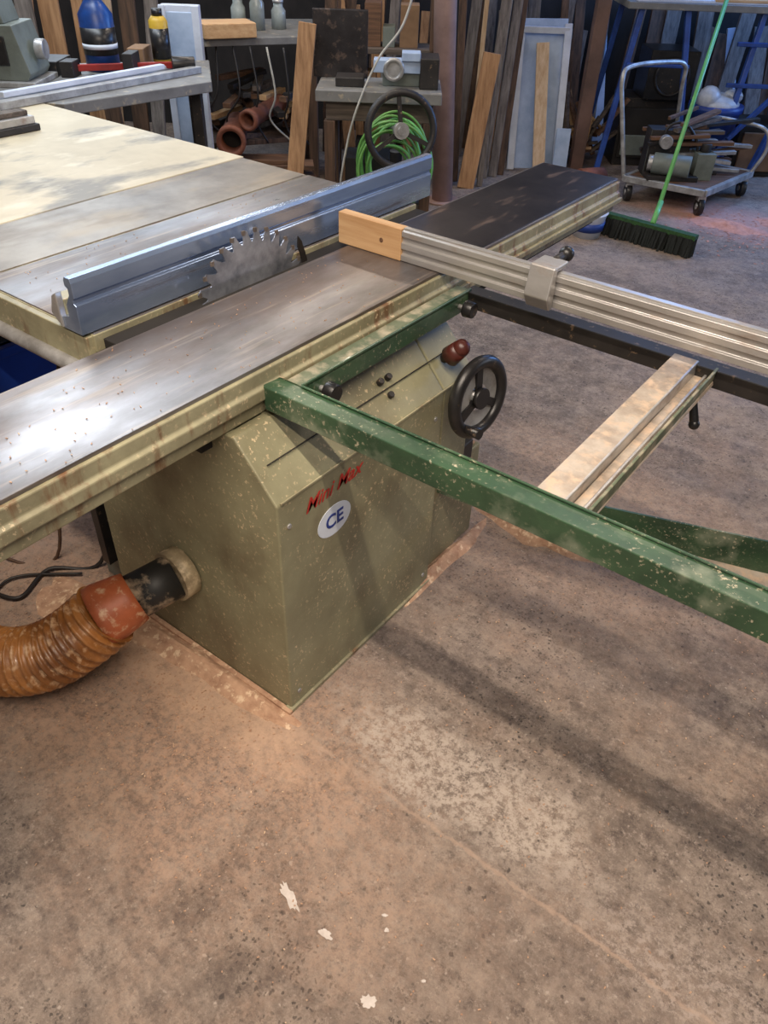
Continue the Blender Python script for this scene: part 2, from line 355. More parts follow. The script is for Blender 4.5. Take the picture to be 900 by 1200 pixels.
# rip fence
b=MB()
fp=[(-1.342,.873),(-1.342,.935),(-1.348,.939),(-1.348,.947),(-1.342,.951),(-1.342,.982),(-1.346,.991),(-1.362,.991),(-1.366,.984),(-1.366,.972),(-1.358,.968),(-1.358,.955),(-1.375,.93),(-1.375,.905),(-1.402,.898),(-1.402,.873)]
b.prism(fp,'y',.79,2.03,alub)
b.done('rip_fence',saw,.001)
b=MB(); b.box(-1.44,-1.40,.80,.90,.870,.93,creamw); b.prism([(-1.40,.875),(-1.43,.90),(-1.415,.94),(-1.40,.95)],'y',.785,.80,alu)
b.box(-1.46,-1.402,1.96,2.03,.870,.90,blackm); b.done('fence_bracket',saw,.002)
# blade
b=MB(); R=.179; n=30; X0=-1.3045; cy,cz=1.232,.802
pts=[]
for i in range(n):
    a0=2*math.pi*i/n; st=2*math.pi/n
    for fr,rr in ((0,R-.022),(.05,R-.006),(.10,R+.004),(.40,R+.000),(.48,R-.008),(.62,R-.018),(.80,R-.027),(.92,R-.028)):
        an=-(a0+st*fr); pts.append((cy+rr*math.cos(an),cz+rr*math.sin(an)))
m_=len(pts); vs=[(X0-.0016,p[0],p[1]) for p in pts]+[(X0+.0016,p[0],p[1]) for p in pts]+[(X0-.0016,cy,cz),(X0+.0016,cy,cz)]
fs=[(i,(i+1)%m_,m_+(i+1)%m_,m_+i) for i in range(m_)]+[(i,2*m_,(i+1)%m_) for i in range(m_)]+[(m_+i,m_+(i+1)%m_,2*m_+1) for i in range(m_)]
b.add(vs,fs,steel)
b.cyl((X0-.004,cy,cz),(X0+.004,cy,cz),.05,steelw)
b.prism([(1.415,.80),(1.428,.86),(1.41,.91),(1.398,.925),(1.395,.90),(1.41,.86),(1.398,.80)],'x',X0-.0015,X0+.0015,blackm)
for i in range(n):
    an=-(2*math.pi*(i+.12)/n); p=(X0,cy+(R-.002)*math.cos(an),cz+(R-.002)*math.sin(an)); b.box(p[0]-.0026,p[0]+.0026,p[1]-.004,p[1]+.004,p[2]-.005,p[2]+.005,w_gx)
b.done('saw_blade',saw)
# outrigger frame
b=MB()
for z0,z1,y0,y1 in ((.826,.832,.93,.978),(.782,.832,.928,.934)): b.box(-.975,.75,y0,y1,z0,z1,green)
b.box(-.975,.75,.928,.978,.780,.786,green); b.box(-.915,.75,.972,.978,.832,.836,green)
b.prism([(-.975,.93),(-.995,.945),(-.975,.978)],'z',.782,.832,green)
b.box(-.958,-.915,.978,1.60,.826,.832,dgreen); b.box(-.921,-.915,.978,1.60,.785,.836,green); b.box(-.958,-.952,.978,1.60,.785,.829,green)
b.box(-.93,.75,1.585,1.63,.79,.83,blackm)
b.box(.70,.75,.978,1.60,.79,.832,green)
b.done('outrigger_frame',saw,.0025)
b=MB(); b.box(-.398,-.345,.978,1.60,.822,.834,dustalu); b.box(-.343,-.300,.978,1.60,.80,.806,dustalu); b.box(-.306,-.300,.978,1.60,.80,.832,dgreen); b.box(-.349,-.343,.978,1.6,.80,.834,alu); b.box(-.322,-.316,.978,1.6,.806,.815,alu); b.done('outrigger_crossbar',saw,.002)
b=MB()
for y in (1.03,1.545):
    b.cyl((-.918,y,.807),(-.895,y,.807),.006,steelw,seg=12); b.cyl((-.897,y,.807),(-.872,y,.807),.021,black,.019,seg=20)
b.cyl((-.33,1.55,.80),(-.30,1.53,.73),.007,black,.010); b.ball((-.299,1.529,.727),.012,black)
b.done('clamp_knobs',saw,.002)
# support arm (pressed channel, pivots on the cabinet foot)
b=MB()
pl=[(-.91,1.485),(-.53,1.60),(-.08,1.735),(.5,1.91)]; pr=[(-.92,1.52),(-.55,1.665),(-.10,1.83),(.47,2.03)]
zb=[(.28,.325),(.225,.31),(.20,.305),(.20,.305)]; zf=[(.28,.30),(.215,.245),(.165,.205),(.155,.20)]
for i in range(3):
    b.plate(pr[i],pr[i+1],zb[i],zb[i+1],.006,green); b.plate(pl[i],pl[i+1],zf[i],zf[i+1],.006,green)
    b.add([(*pl[i],zf[i][0]+.008),(*pl[i+1],zf[i+1][0]+.008),(*pr[i+1],zb[i+1][0]+.002),(*pr[i],zb[i][0]+.002)],[(0,1,2,3)],dustalu)
b.cyl((.47,1.97,.17),(.47,1.97,.60),.022,green); b.beam((.47,1.97,.60),(.47,1.62,.80),.04,.03,green)
b.done('swing_arm',saw)
# crosscut fence
b=MB()
cf=[(1.55,.872),(1.55,.886),(1.556,.889),(1.556,.899),(1.55,.902),(1.55,.916),(1.555,.919),(1.555,.929),(1.55,.932),(1.55,.944),(1.555,.947),(1.580,.947),(1.583,.936),(1.590,.930),(1.59,.872)]
b.prism(cf,'x',-1.10,.80,alu); b.box(-1.10,.8,1.558,1.574,.9465,.951,alu)
b.done('crosscut_fence',saw,.001)
b=MB(); b.box(-1.30,-1.10,1.548,1.578,.871,.950,w_pine); b.cyl((-1.16,1.549,.91),(-1.16,1.546,.91),.006,w_bx,seg=10); b.done('fence_wood_block',saw,.003)
b=MB(); b.prism([(1.535,.868),(1.547,.868),(1.547,.955),(1.595,.955),(1.595,.967),(1.53,.967),(1.515,.90)],'x',-.735,-.675,alu); b.cyl((-.705,1.59,.961),(-.705,1.63,.961),.010,blackm); b.ball((-.705,1.645,.961),.018,black)
b.done('fence_stop',saw,.003)
# lettering
def text(body,name,size,mat,loc,shear=0,off=0.,tilt=0.):
    cu=bpy.data.curves.new(name,'FONT'); cu.body=body; cu.size=size; cu.extrude=.0004; cu.shear=shear; cu.offset=off; cu.align_x='CENTER'; cu.align_y='CENTER'
    o=bpy.data.objects.new(name+'_c',cu); COL.objects.link(o); bpy.context.view_layer.update()
    me=bpy.data.meshes.new_from_object(o.evaluated_get(bpy.context.evaluated_depsgraph_get())); bpy.data.objects.remove(o)
    me.transform(Matrix.Rotation(tilt,4,'Z'))
    me.materials.clear(); me.materials.append(mat)
    q=bpy.data.objects.new(name,me); COL.objects.link(q); q.parent=saw
    q.matrix_world=Matrix(((0,0,1,loc[0]),(1,0,0,loc[1]),(0,1,0,loc[2]),(0,0,0,1)))
    return q
text('Mini Max','lettering',.050,inkred,(-.8585,1.0,.598),.45,.0002,.04)
b=MB(); n=36; b.prism([(1.002+.056*math.cos(2*math.pi*i/n),.508+.041*math.sin(2*math.pi*i/n)) for i in range(n)],'x',-.8602,-.8588,labelw); b.done('oval_label',saw)
text('CE','label_text',.05,inkblue,(-.8583,1.002,.508),0,.001)

# ---------------------------------------------------------------- dust hose
b=MB()
b.cyl((-1.20,.83,.28),(-1.203,.79,.28),.066,ductc,seg=36)
b.cyl((-1.20,.80,.28),(-1.235,.70,.262),.057,duct,seg=36)
b.sweep([(-1.235,.705,.263),(-1.24,.69,.259),(-1.262,.635,.243),(-1.268,.62,.238)],[.064,.068,.078,.078],orange,36)
path=cr([(-1.262,.635,.240),(-1.29,.585,.198),(-1.35,.515,.14),(-1.45,.45,.10),(-1.6,.40,.088),(-1.85,.36,.088),(-2.2,.40,.088)],60)
L_=[0]
for p,q in zip(path[:-1],path[1:]): L_.append(L_[-1]+(q-p).length)
tot=L_[-1]; step=.0045; pts=[];rad=[];k=0
for i in range(int(tot/step)):
    s_=i*step
    while L_[k+1]<s_: k+=1
    t=(s_-L_[k])/max(1e-9,L_[k+1]-L_[k]); pts.append(path[k].lerp(path[k+1],t)); rad.append(.078+.008*math.cos(2*math.pi*s_/.022))
b.sweep(pts,rad,hosem,32)
b.done('dust_extraction_hose')

# cables on floor
b=MB()
b.sweep(cr([(-1.62,.95,.3),(-1.65,.86,.02),(-1.75,.75,.012),(-1.72,.62,.012),(-1.95,.60,.012),(-2.3,.7,.012)],8),.006,cabled,8)
b.sweep(cr([(-1.66,.8,.012),(-1.8,.66,.012),(-1.75,.52,.012),(-1.9,.5,.012),(-2.2,.55,.012)],8),.004,cabled,8)
b.sweep(cr([(-1.75,1.0,.75),(-1.72,.85,.4),(-1.78,.8,.012),(-1.9,.7,.012),(-2.2,.75,.012)],8),.005,w_bz,8)
b.done('power_cable')
b=MB()
b.prism([(-2.50,.92),(-2.15,.92),(-2.15,1.26),(-2.50,1.26)],'z',0,.5,bluebin); b.prism([(-2.52,.90),(-2.13,.90),(-2.13,1.28),(-2.52,1.28)],'z',.47,.5,bluebin); b.prism([(-2.48,.94),(-2.17,.94),(-2.17,1.24),(-2.48,1.24)],'z',.45,.505,gap)
b.done('storage_bin',None,.006)
# paint splashes
def splash(cx,cy,rx,ry,rot,seed,b):
    rd=random.Random(seed); n=26; pts=[]
    for i in range(n):
        t=2*math.pi*i/n; k=1+rd.uniform(-.3,.25); x=rx*k*math.cos(t); y=ry*k*math.sin(t)
        pts.append((cx+x*math.cos(rot)-y*math.sin(rot),cy+x*math.sin(rot)+y*math.cos(rot)))
    b.prism(pts,'z',.0003,.0015,paint)
b=MB(); splash(-.555,.49,.034,.010,-.35,1,b); splash(-.45,.48,.014,.008,0,2,b); splash(-.31,.44,.015,.011,.6,3,b); splash(-.36,.56,.005,.004,.6,4,b); splash(.16,.74,.006,.005,.6,5,b); splash(-.38,.58,.006,.003,.6,6,b); splash(-.25,.53,.005,.003,.6,7,b)
b.done('paint_splashes')
def mound(b,cx,cy,rx,ry,h,seed,m=dust):
    rd=random.Random(seed); n=28; rings=7; vs=[(cx,cy,h)];fs=[]
    ph=[rd.uniform(0,6.28) for _ in range(4)]
    for j in range(1,rings+1):
        q=j/rings
        for i in range(n):
            t=2*math.pi*i/n; k=1+.18*math.sin(2*t+ph[0])+.12*math.sin(5*t+ph[1])+.06*math.sin(9*t+ph[2])
            z=h*(math.cos(q*math.pi)+1)/2*(1+rd.uniform(-.15,.15)) ; vs.append((cx+rx*q*k*math.cos(t),cy+ry*q*k*math.sin(t),max(z,.0005) if j<rings else -.001))
    for i in range(n): fs.append((0,1+i,1+(i+1)%n))
    for j in range(rings-1):
        for i in range(n):
            a=1+j*n;c_=a+n; fs.append((a+i,c_+i,c_+(i+1)%n,a+(i+1)%n))
    b.add(vs,fs,m,True)
def chip(b,x,y,z,k,m):
    an=rd.uniform(0,6.28); l=rd.uniform(.002,.006)*k; b.beam((x,y,z),(x+l*math.cos(an),y+l*math.sin(an),z+.0015),.0025*k,.001,m)
rd=random.Random(5)
b=MB(); mound(b,-1.15,.79,.30,.05,.026,1); mound(b,-.95,.80,.12,.03,.014,12); mound(b,-.72,1.86,.20,.12,.05,3); mound(b,-1.5,.74,.24,.1,.02,2); mound(b,-.87,1.50,.035,.25,.025,6)
for i in range(1700):
    g=rd.random()
    if g<.6: x=rd.gauss(-1.15,.32); y=rd.gauss(.65,.15)
    elif g<.78: x=rd.gauss(-.5,.4); y=rd.gauss(1.8,.35)
    else: x=rd.uniform(-1,.6); y=rd.uniform(.3,1.6)
    if -1.63<x<-.85 and .8<y<1.75: continue
    chip(b,x,y,.0015,1,dust)
b.done('sawdust_pile')
b=MB(); mound(b,-1.22,5.25,.22,.14,.03,4,dustp); mound(b,-1.0,5.5,.14,.09,.02,5,dustp)
for i in range(260): chip(b,rd.gauss(-1.15,.25),rd.gauss(5.2,.22),.0015,3.2,dustp)
b.done('sawdust_pile')
b=MB()
for i in range(300):
    if rd.random()<.5: x=rd.uniform(-1.26,-.99); y=rd.uniform(.4,1.5)
    else: x=rd.uniform(-1.75,-1.41); y=rd.uniform(.85,1.9)
    chip(b,x,y,.8708,.7,dust)
b.done('table_chips',saw)

# ---------------------------------------------------------------- background (turned frame r,d)
b=MB(); b.cyl((.30,5.25,0),(.12,5.25,3.1),.066,postm,seg=32); b.cyl((.30,5.25,0),(.30,5.25,.012),.11,postm,seg=32); b.done('steel_post',rot=TH)
# grey bench
b=MB()
q=[(-1.37,3.46),(-.88,4.03),(-1.0,4.57),(-1.9,4.25),(-2.0,3.6)]
b.prism(q,'z',.825,.87,bench)
for p in ((-1.42,3.6),(-.97,4.08),(-1.07,4.45),(-1.82,4.15),(-1.88,3.68)): b.box(p[0]-.025,p[0]+.025,p[1]-.025,p[1]+.025,0,.825,blackm)
b.prism([(-1.4,3.62),(-1.0,4.1),(-1.1,4.42),(-1.8,4.15),(-1.85,3.7)],'z',.3,.33,w_bz)
b.done('workbench',None,.004,TH)
b=MB()
b.cyl((-1.70,3.30,.889),(-1.05,4.36,.889),.018,white)
b.beam((-1.62,3.25,.885),(-.98,4.22,.885),.045,.028,steelw); b.beam((-1.58,3.38,.912),(-1.12,4.10,.912),.03,.02,white)
b.done('profile_strips',None,.002,TH)
b=MB()
b.prism([(-1.95,.892),(-1.62,.892),(-1.60,.92),(-1.64,1.10),(-1.93,1.10)],'y',3.75,3.98,machg); b.prism([(-1.9,1.10),(-1.68,1.10),(-1.70,1.2),(-1.88,1.2)],'y',3.78,3.95,machg)
b.box(-1.97,-1.58,3.72,4.0,.87,.892,steelw); b.box(-1.9,-1.68,3.742,3.75,.95,1.06,black); b.cyl((-1.6,3.87,1.0),(-1.56,3.87,1.0),.04,steelw)
b.done('bench_grinder',None,.006,TH)
b=MB(); b.sweep([(-1.43,4.2,.87),(-1.43,4.2,.875),(-1.43,4.2,1.10),(-1.43,4.2,1.14),(-1.43,4.2,1.16),(-1.43,4.2,1.22)],[.07,.078,.078,.05,.035,.03],canb,28); b.cyl((-1.43,4.2,.94),(-1.43,4.2,1.05),.0795,black,seg=28); b.cyl((-1.43,4.2,.965),(-1.43,4.2,.985),.080,labelw,seg=28)
b.cyl((-1.43,4.2,1.22),(-1.43,4.2,1.26),.02,redp); b.done('spray_can',None,0,TH)
b=MB(); b.sweep([(-1.19,4.38,.87),(-1.19,4.38,1.06),(-1.19,4.38,1.08)],[.045,.045,.03],yel,24); b.cyl((-1.19,4.38,.9),(-1.19,4.38,1.03),.0457,black,seg=24); b.cyl((-1.19,4.38,1.08),(-1.19,4.38,1.11),.025,black); b.done('paint_can',None,0,TH)
b=MB(); b.beam((-1.52,4.05,.90),(-1.1,4.22,.90),.018,.028,redp); b.box(-1.56,-1.50,3.98,4.08,.87,.935,blackm); b.cyl((-1.10,4.20,.905),(-1.0,4.24,.905),.035,black,.03); b.box(-1.3,-1.25,4.08,4.2,.871,.96,blackm); b.done('bar_clamp',None,.003,TH)
b=MB(); b.box(-1.72,-1.58,4.0,4.2,.87,.93,black); b.box(-1.34,-1.26,4.3,4.45,.87,.95,card); b.beam((-1.8,4.1,.88),(-1.6,4.3,.88),.03,.02,w_pine); b.done('tool_clutter',None,.004,TH)
# gauge block on extension table at left
b=MB(); b.box(-2.94,-2.84,1.25,1.70,.870,.892,blackm); b.box(-2.93,-2.85,1.25,1.69,.892,.918,alu); b.box(-2.92,-2.87,1.27,1.68,.918,.935,w_gx); b.done('planer_knife_block',None,.003)
# white upright frame
b=MB(); b.box(-1.265,-1.065,4.72,4.78,0,1.09,white); b.box(-1.24,-1.09,4.715,4.722,.03,1.06,whiteb); b.box(-1.27,-1.235,4.705,4.73,0,1.09,white); b.box(-1.10,-1.06,4.705,4.73,0,1.09,white); b.done('window_frame_profile',None,.004,TH)
def lumber(name,items):
    b=MB()
    for (r,d,w,t,h,m,lean,dr) in items: b.beam((r,d,0),(r+dr,d+lean,h),w,t,m,up=(0,-1,0))
    return b.done(name,None,.003,TH)
mats=[w_pz,w_gz,w_bz,w_pale]
rd=random.Random(11); it=[]
for i in range(16):
    it.append((-2.75+i*.085+rd.uniform(-.02,.02),4.9+rd.uniform(0,.5),rd.uniform(.05,.12),.025,rd.uniform(1.0,1.6),mats[rd.choice([0,0,1,2,3])],rd.uniform(.05,.25),rd.uniform(-.08,.08)))
lumber('lumber_stack',it)
# second bench with its under-bench clutter
wb=empty('workbench')
b=MB(); b.prism([(-1.32,5.1),(-.50,5.45),(-.62,6.2),(-1.4,6.0)],'z',.84,.88,bench); b.prism([(-1.3,5.15),(-.55,5.5),(-.65,6.1),(-1.35,5.95)],'z',.28,.31,w_bz)
for p in ((-1.28,5.18),(-.56,5.5),(-.66,6.1),(-1.34,5.92)): b.box(p[0]-.03,p[0]+.03,p[1]-.03,p[1]+.03,0,.84,w_bz)
b.done('bench_frame',wb,.004,TH)
b=MB(); b.beam((-1.18,5.22,.92),(-.90,5.36,.92),.2,.075,w_pine); b.done('wood_block',None,.005,TH)
b=MB()
for r,d,h in ((-1.02,5.62,.16),(-.90,5.6,.2),(-.78,5.68,.14)): b.sweep([(r,d,.88),(r,d,.88+h*.7),(r,d,.88+h*.85),(r,d,.88+h)],[.045,.045,.03,.03],glass,20); b.cyl((r,d,.88+h),(r,d,.895+h),.034,steelw)
b.done('glass_jar',None,0,TH)
b=MB()
for i in range(9): b.beam((-1.32+rd.uniform(0,.1),5.0+i*.02,.015+.026*i),(-.62+rd.uniform(-.15,.1),5.3+rd.uniform(-.1,.1),.015+.026*i),.16,.024,rd.choice([w_bx,w_gx,w_bx]))
for i in range(30): 
    x=rd.uniform(-1.3,-.7); y=rd.uniform(5.25,5.6); z=rd.uniform(.33,.62); b.beam((x,y,z),(x+rd.uniform(-.15,.25),y+.3,z+rd.uniform(-.05,.05)),.05,.03,rd.choice([w_bx,w_gx,w_bx,blackm,w_pine]))
b.done('bench_scrap_wood',wb,.002,TH)
b=MB()
def pipe(b,p,q,R,m):
    p=Vector(p);q=Vector(q);d=(q-p).normalized(); b.sweep([p,p+d*.05,p+d*.05,q],[R*1.2,R*1.2,R,R],m,28,cap=False); b.sweep([p,p+d*.001,q],[R*1.2,R*.82,R*.82],m,28,cap=False); b.cyl(p+d*.12,p+d*.125,R*.82,gap)
pipe(b,(-1.02,5.05,.36),(-1.06,5.5,.36),.075,terra); pipe(b,(-.92,5.1,.47),(-.78,5.55,.49),.05,terra)
b.cyl((-1.2,5.15,.27),(-1.2,5.15,.46),.05,steelw); b.done('bench_pipes',wb,0,TH)
b=MB()
for i in range(6):
    r0=-1.1+i*.1; b.sweep(cr([(r0,5.25,.84),(r0+rd.uniform(-.05,.05),5.2,.6),(r0+rd.uniform(-.1,.1),5.25,.45),(r0+rd.uniform(-.1,.15),5.3,.3)],6),.006,rd.choice([cablem,cabled,cabled]),8)
b.done('bench_cables',wb,0,TH)
lumber('wood_plank',[(-.63,4.72,.095,.03,1.02,w_pz,.12,.12)])
# drill press stand w/ handwheel
st=empty('machine_stand')
b=MB()
b.box(-.45,.22,4.55,4.95,.70,.755,bench); b.box(-.40,.18,4.60,4.9,.60,.70,w_gx)
for p in ((-.38,4.62),(.16,4.62),(-.38,4.88),(.16,4.88)): b.box(p[0]-.03,p[0]+.03,p[1]-.03,p[1]+.03,0,.6,w_bz)
b.box(-.36,.14,4.6,4.9,.14,.17,w_gx); b.box(-.3,-.05,4.65,4.88,.17,.4,gap)
b.box(-.49,-.19,4.9,4.93,.755,1.08,irondk); b.box(-.15,.16,4.7,4.8,.82,.88,whiteb); b.box(-.1,.1,4.72,4.85,.755,.82,machg)
b.cyl((-.04,4.66,.85),(-.04,4.62,.85),.045,steelw); b.ring((-.04,4.62,.85),(0,1,0),.045,.012,steelw,20,8)
b.box(-.35,-.2,4.65,4.8,.755,.80,blackm); b.box(.0,.1,4.68,4.78,.88,.92,whiteb); b.box(.10,.2,4.65,4.85,.755,.9,blackm)
b.done('stand_body',st,.004,TH)
b=MB(); c=Vector((0.01,4.36,.615)); ax=Vector((.25,-1,.15)).normalized(); b.ring(c,ax,.175,.019,blackm,44,10)
a_=ax.cross(Vector((0,0,1))).normalized(); b_=ax.cross(a_)
for k in range(3):
    an=k*2.094+.6; dr=a_*math.cos(an)+b_*math.sin(an); b.beam(c+dr*.02,c+dr*.17,.022,.01,blackm,ax)
b.cyl(c+ax*.03,c-ax*.28,.022,steelw); b.cyl(c+ax*.02,c-ax*.02,.04,steelw); b.done('stand_handwheel',st,0,TH)
# coiled hose
b=MB()
for i in range(15):
    R1=rd.uniform(.11,.20); cx=-.03+rd.uniform(-.04,.04); cz=.42+rd.uniform(-.03,.03); dd=4.42+i*.008; P=[]; k2=rd.uniform(.95,1.4)
    for k in range(40):
        t=2*math.pi*k/40; P.append((cx+R1*math.cos(t),dd+.03*math.sin(t+i),cz+R1*k2*math.sin(t)))
    b.sweep(P,.0070,lime if i%3 else limeh,8,closed=True)
b.box(.02,.11,4.37,4.38,.28,.34,yel)
b.done('coiled_air_hose',None,0,TH)
b=MB(); b.sweep(cr([(.08,4.7,1.3),(.0,4.66,1.05),(-.12,4.62,.9),(-.22,4.52,.7),(-.28,4.5,.5),(-.32,4.5,.25),(-.30,4.5,.01)],10),.006,cablem,8); b.done('electric_cable',None,0,TH)
# shelf with dark boxes and tins behind the stand
sh=empty('wooden_shelf')
b=MB(); b.box(-.45,.22,5.55,5.85,.78,.81,w_gx); b.box(-.45,.22,5.55,5.85,.40,.43,w_gx)
for x in (-.42,.19): 
    for y in (5.57,5.83): b.box(x-.02,x+.02,y-.02,y+.02,0,1.5,w_bz)
b.done('shelf_frame',sh,.003,TH)
b=MB(); rd=random.Random(22)
for z0 in (.81,.43,0):
    x=-.38
    while x<.06:
        w_=rd.uniform(.07,.13); h=rd.uniform(.1,.28); m=rd.choice([card,blackm,machg,gap,bench,w_bx,gap,yel])
        if rd.random()<.4: b.cyl((x+w_/2,5.7,z0),(x+w_/2,5.7,z0+h),w_/2-.005,m,seg=20); b.cyl((x+w_/2,5.7,z0+h),(x+w_/2,5.7,z0+h+.012),w_/2-.012,steelw,seg=20)
        else: b.box(x,x+w_-.01,5.62,5.78,z0,z0+h,m)
        x+=w_+rd.uniform(0,.03)
b.done('shelf_contents',sh,.003,TH)
# lumber behind the post
rd=random.Random(3); it=[]
for i in range(30):
    it.append((-.55+i*.062,6.25+rd.uniform(0,.4),rd.uniform(.03,.09),.025,rd.uniform(.6,1.6),mats[rd.choice([0,1,1,2,2,2])],rd.uniform(.1,.35),rd.uniform(-.12,.12)))
it+=[(.47,5.55,.11,.03,.80,w_pz,.08,.1),(.60,5.8,.07,.03,1.3,w_gz,.2,.08),(.68,5.85,.06,.03,1.3,w_gz,.2,.08),(.74,5.9,.05,.03,1.3,w_bz,.2,.06),(.40,5.7,.05,.03,1.3,w_bz,.2,-.03),(.52,5.9,.03,.03,1.3,w_pale,.2,.03),(.35,5.6,.07,.04,.5,w_bz,.1,-.02),(.57,5.6,.04,.03,.62,w_gz,.1,.03)]
lumber('lumber_stack',it)
b=MB()
b.beam((.99,6.1,0),(.97,6.32,.92),.34,.02,whiteb,up=(0,-1,0)); b.beam((.83,6.05,0),(.82,6.27,.86),.05,.03,white,up=(0,-1,0)); b.beam((1.16,6.05,0),(1.14,6.27,.9),.05,.03,white,up=(0,-1,0)); b.beam((.82,6.26,.86),(1.15,6.26,.86),.03,.04,white)
b.done('white_panel',None,.003,TH)
lumber('wood_batten',[(1.02,5.92,.085,.03,.80,w_pale,.22,-.06),(1.17,5.95,.10,.02,.30,whiteb,.05,0)])
b=MB(); b.box(1.27,1.36,6.05,6.15,0,3.1,postw); b.done('timber_post',None,.004,TH)
rd=random.Random(8)
it=[(1.3+i*.1+rd.uniform(-.03,.03),6.75,rd.uniform(.05,.14),.03,rd.uniform(.7,1.4),[w_gz,w_bz,w_gz,whiteb,w_bz][i%5],.2,rd.uniform(-.15,.15)) for i in range(20)]
lumber('grey_plank',it)
# trestle table at right
b=MB(); b.box(1.45,3.2,5.95,6.6,1.03,1.07,bench)
for (x,y,x2,y2) in ((1.55,6.0,1.42,5.9),(1.85,6.0,2.0,5.85),(2.35,6.0,2.22,5.85),(3.1,6.0,3.2,5.85),(1.55,6.55,1.45,6.65),(3.1,6.55,3.2,6.65)): b.beam((x2,y2,0),(x,y,1.03),.035,.035,bluep,up=(0,1,0))
for z in (.62,.86): b.beam((2.2,5.93,z),(3.15,5.93,z),.025,.025,bluep)
b.beam((1.5,5.93,.72),(1.92,5.93,.72),.02,.02,bluep)
b.beam((2.28,5.86,.3),(2.9,5.95,.98),.03,.03,bluep); b.beam((2.5,5.86,.1),(2.75,5.95,.98),.035,.035,bluep)
b.done('trestle_table',None,.004,TH)
b=MB()
for x,h,m in ((1.55,.06,w_pine),(1.95,.05,steelw),(2.3,.12,machg),(2.7,.1,w_gx)): b.box(x,x+.3,6.05,6.35,1.07,1.07+h,m)
b.beam((1.5,5.98,1.08),(2.6,6.02,1.08),.05,.02,white); b.beam((2.0,5.99,1.09),(3.1,6.03,1.09),.04,.02,w_pine)
b.done('tool_boxes',None,.005,TH)
b=MB(); b.box(1.62,2.12,6.28,6.6,.0,.46,blackm); b.box(1.64,2.10,6.25,6.28,.06,.40,gap); b.box(1.66,1.85,6.24,6.26,.08,.22,machg); b.box(2.45,2.8,6.1,6.5,0,.34,gap); b.box(2.48,2.77,6.08,6.1,.04,.30,card); b.box(2.85,3.1,6.1,6.5,0,.55,blackm); b.done('storage_crates',None,.006,TH)
b=MB(); b.box(1.74,2.08,6.22,6.55,.462,.77,black); b.cyl((1.91,6.215,.61),(1.91,6.225,.61),.11,blackm); b.ring((1.91,6.212,.61),(0,1,0),.115,.01,blackm); b.done('loudspeaker',None,.01,TH)
pb=empty('plastic_bin')
b=MB(); b.sweep([(2.2,6.02,0),(2.2,6.02,.44),(2.2,6.02,.45),(2.2,6.02,.49)],[.13,.17,.185,.185],bluebin,30); b.done('bin_body',pb,0,TH)
b=MB(); rd=random.Random(4)
b.ball((2.2,6.0,.49),.15,bag,(1,.9,.5)); b.ball((2.12,5.97,.53),.08,bag); b.ball((2.29,6.0,.54),.06,bag,(1.2,.8,.8)); b.done('bin_bag',pb,0,TH)
# trolley
tr=empty('flatbed_trolley')
b=MB()
D=[(1.5,5.4),(1.95,5.12),(2.42,5.62),(1.97,5.92)]
b.prism(D,'z',.13,.16,w_bx)
for (p,q) in zip(D,D[1:]+D[:1]): b.beam((*p,.145),(*q,.145),.03,.04,steelw)
for p in D:
    x,y=p[0]*.9+1.96*.1,p[1]*.9+5.51*.1; b.beam((x,y,.09),(x,y,.13),.05,.05,steelw,up=(0,1,0)); b.cyl((x-.018,y,.055),(x+.018,y,.055),.055,black,seg=24); b.cyl((x-.022,y,.055),(x+.022,y,.055),.02,steelw,seg=16)
b.sweep(cr([(1.5,5.42,.15),(1.42,5.45,.5),(1.38,5.47,.70),(1.43,5.52,.77),(1.70,5.68,.78),(1.84,5.76,.75),(1.86,5.78,.6),(1.95,5.9,.16)],8),.014,steelw,12)
b.sweep(cr([(2.40,5.6,.15),(2.46,5.6,.3),(2.42,5.6,.42),(2.3,5.72,.44),(2.1,5.85,.42),(2.0,5.9,.16)],8),.012,steelw,12)
b.done('trolley_frame',tr,.003,TH)
b=MB(); rd=random.Random(14)
b.cyl((1.66,5.38,.25),(1.88,5.30,.25),.065,machg); b.cyl((1.63,5.39,.25),(1.66,5.38,.25),.05,steelw); b.box(1.62,1.95,5.30,5.42,.16,.19,blackm); b.box(1.93,2.05,5.35,5.5,.16,.32,machg); b.cyl((1.99,5.42,.32),(1.99,5.42,.37),.035,blackm)
b.box(1.62,1.8,5.42,5.55,.16,.44,blackm); b.box(1.7,1.9,5.45,5.6,.30,.42,gap); b.cyl((1.71,5.40,.38),(1.71,5.35,.38),.04,steelw)
b.sweep(cr([(1.7,5.42,.33),(1.72,5.42,.46),(1.82,5.42,.48),(1.92,5.42,.38),(1.95,5.42,.28)],6),.010,blackm,8)
for i in range(34):
    x=rd.uniform(1.6,1.9); y=rd.uniform(5.38,5.62); z=rd.uniform(.18,.48); b.beam((x,y,z),(x+rd.uniform(.2,.5),y+rd.uniform(.0,.2),z+rd.uniform(-.06,.06)),rd.uniform(.02,.05),.022,rd.choice([w_bx,w_gx,w_bx,w_bx,blackm,steelw]))
b.done('trolley_load',tr,.003,TH)
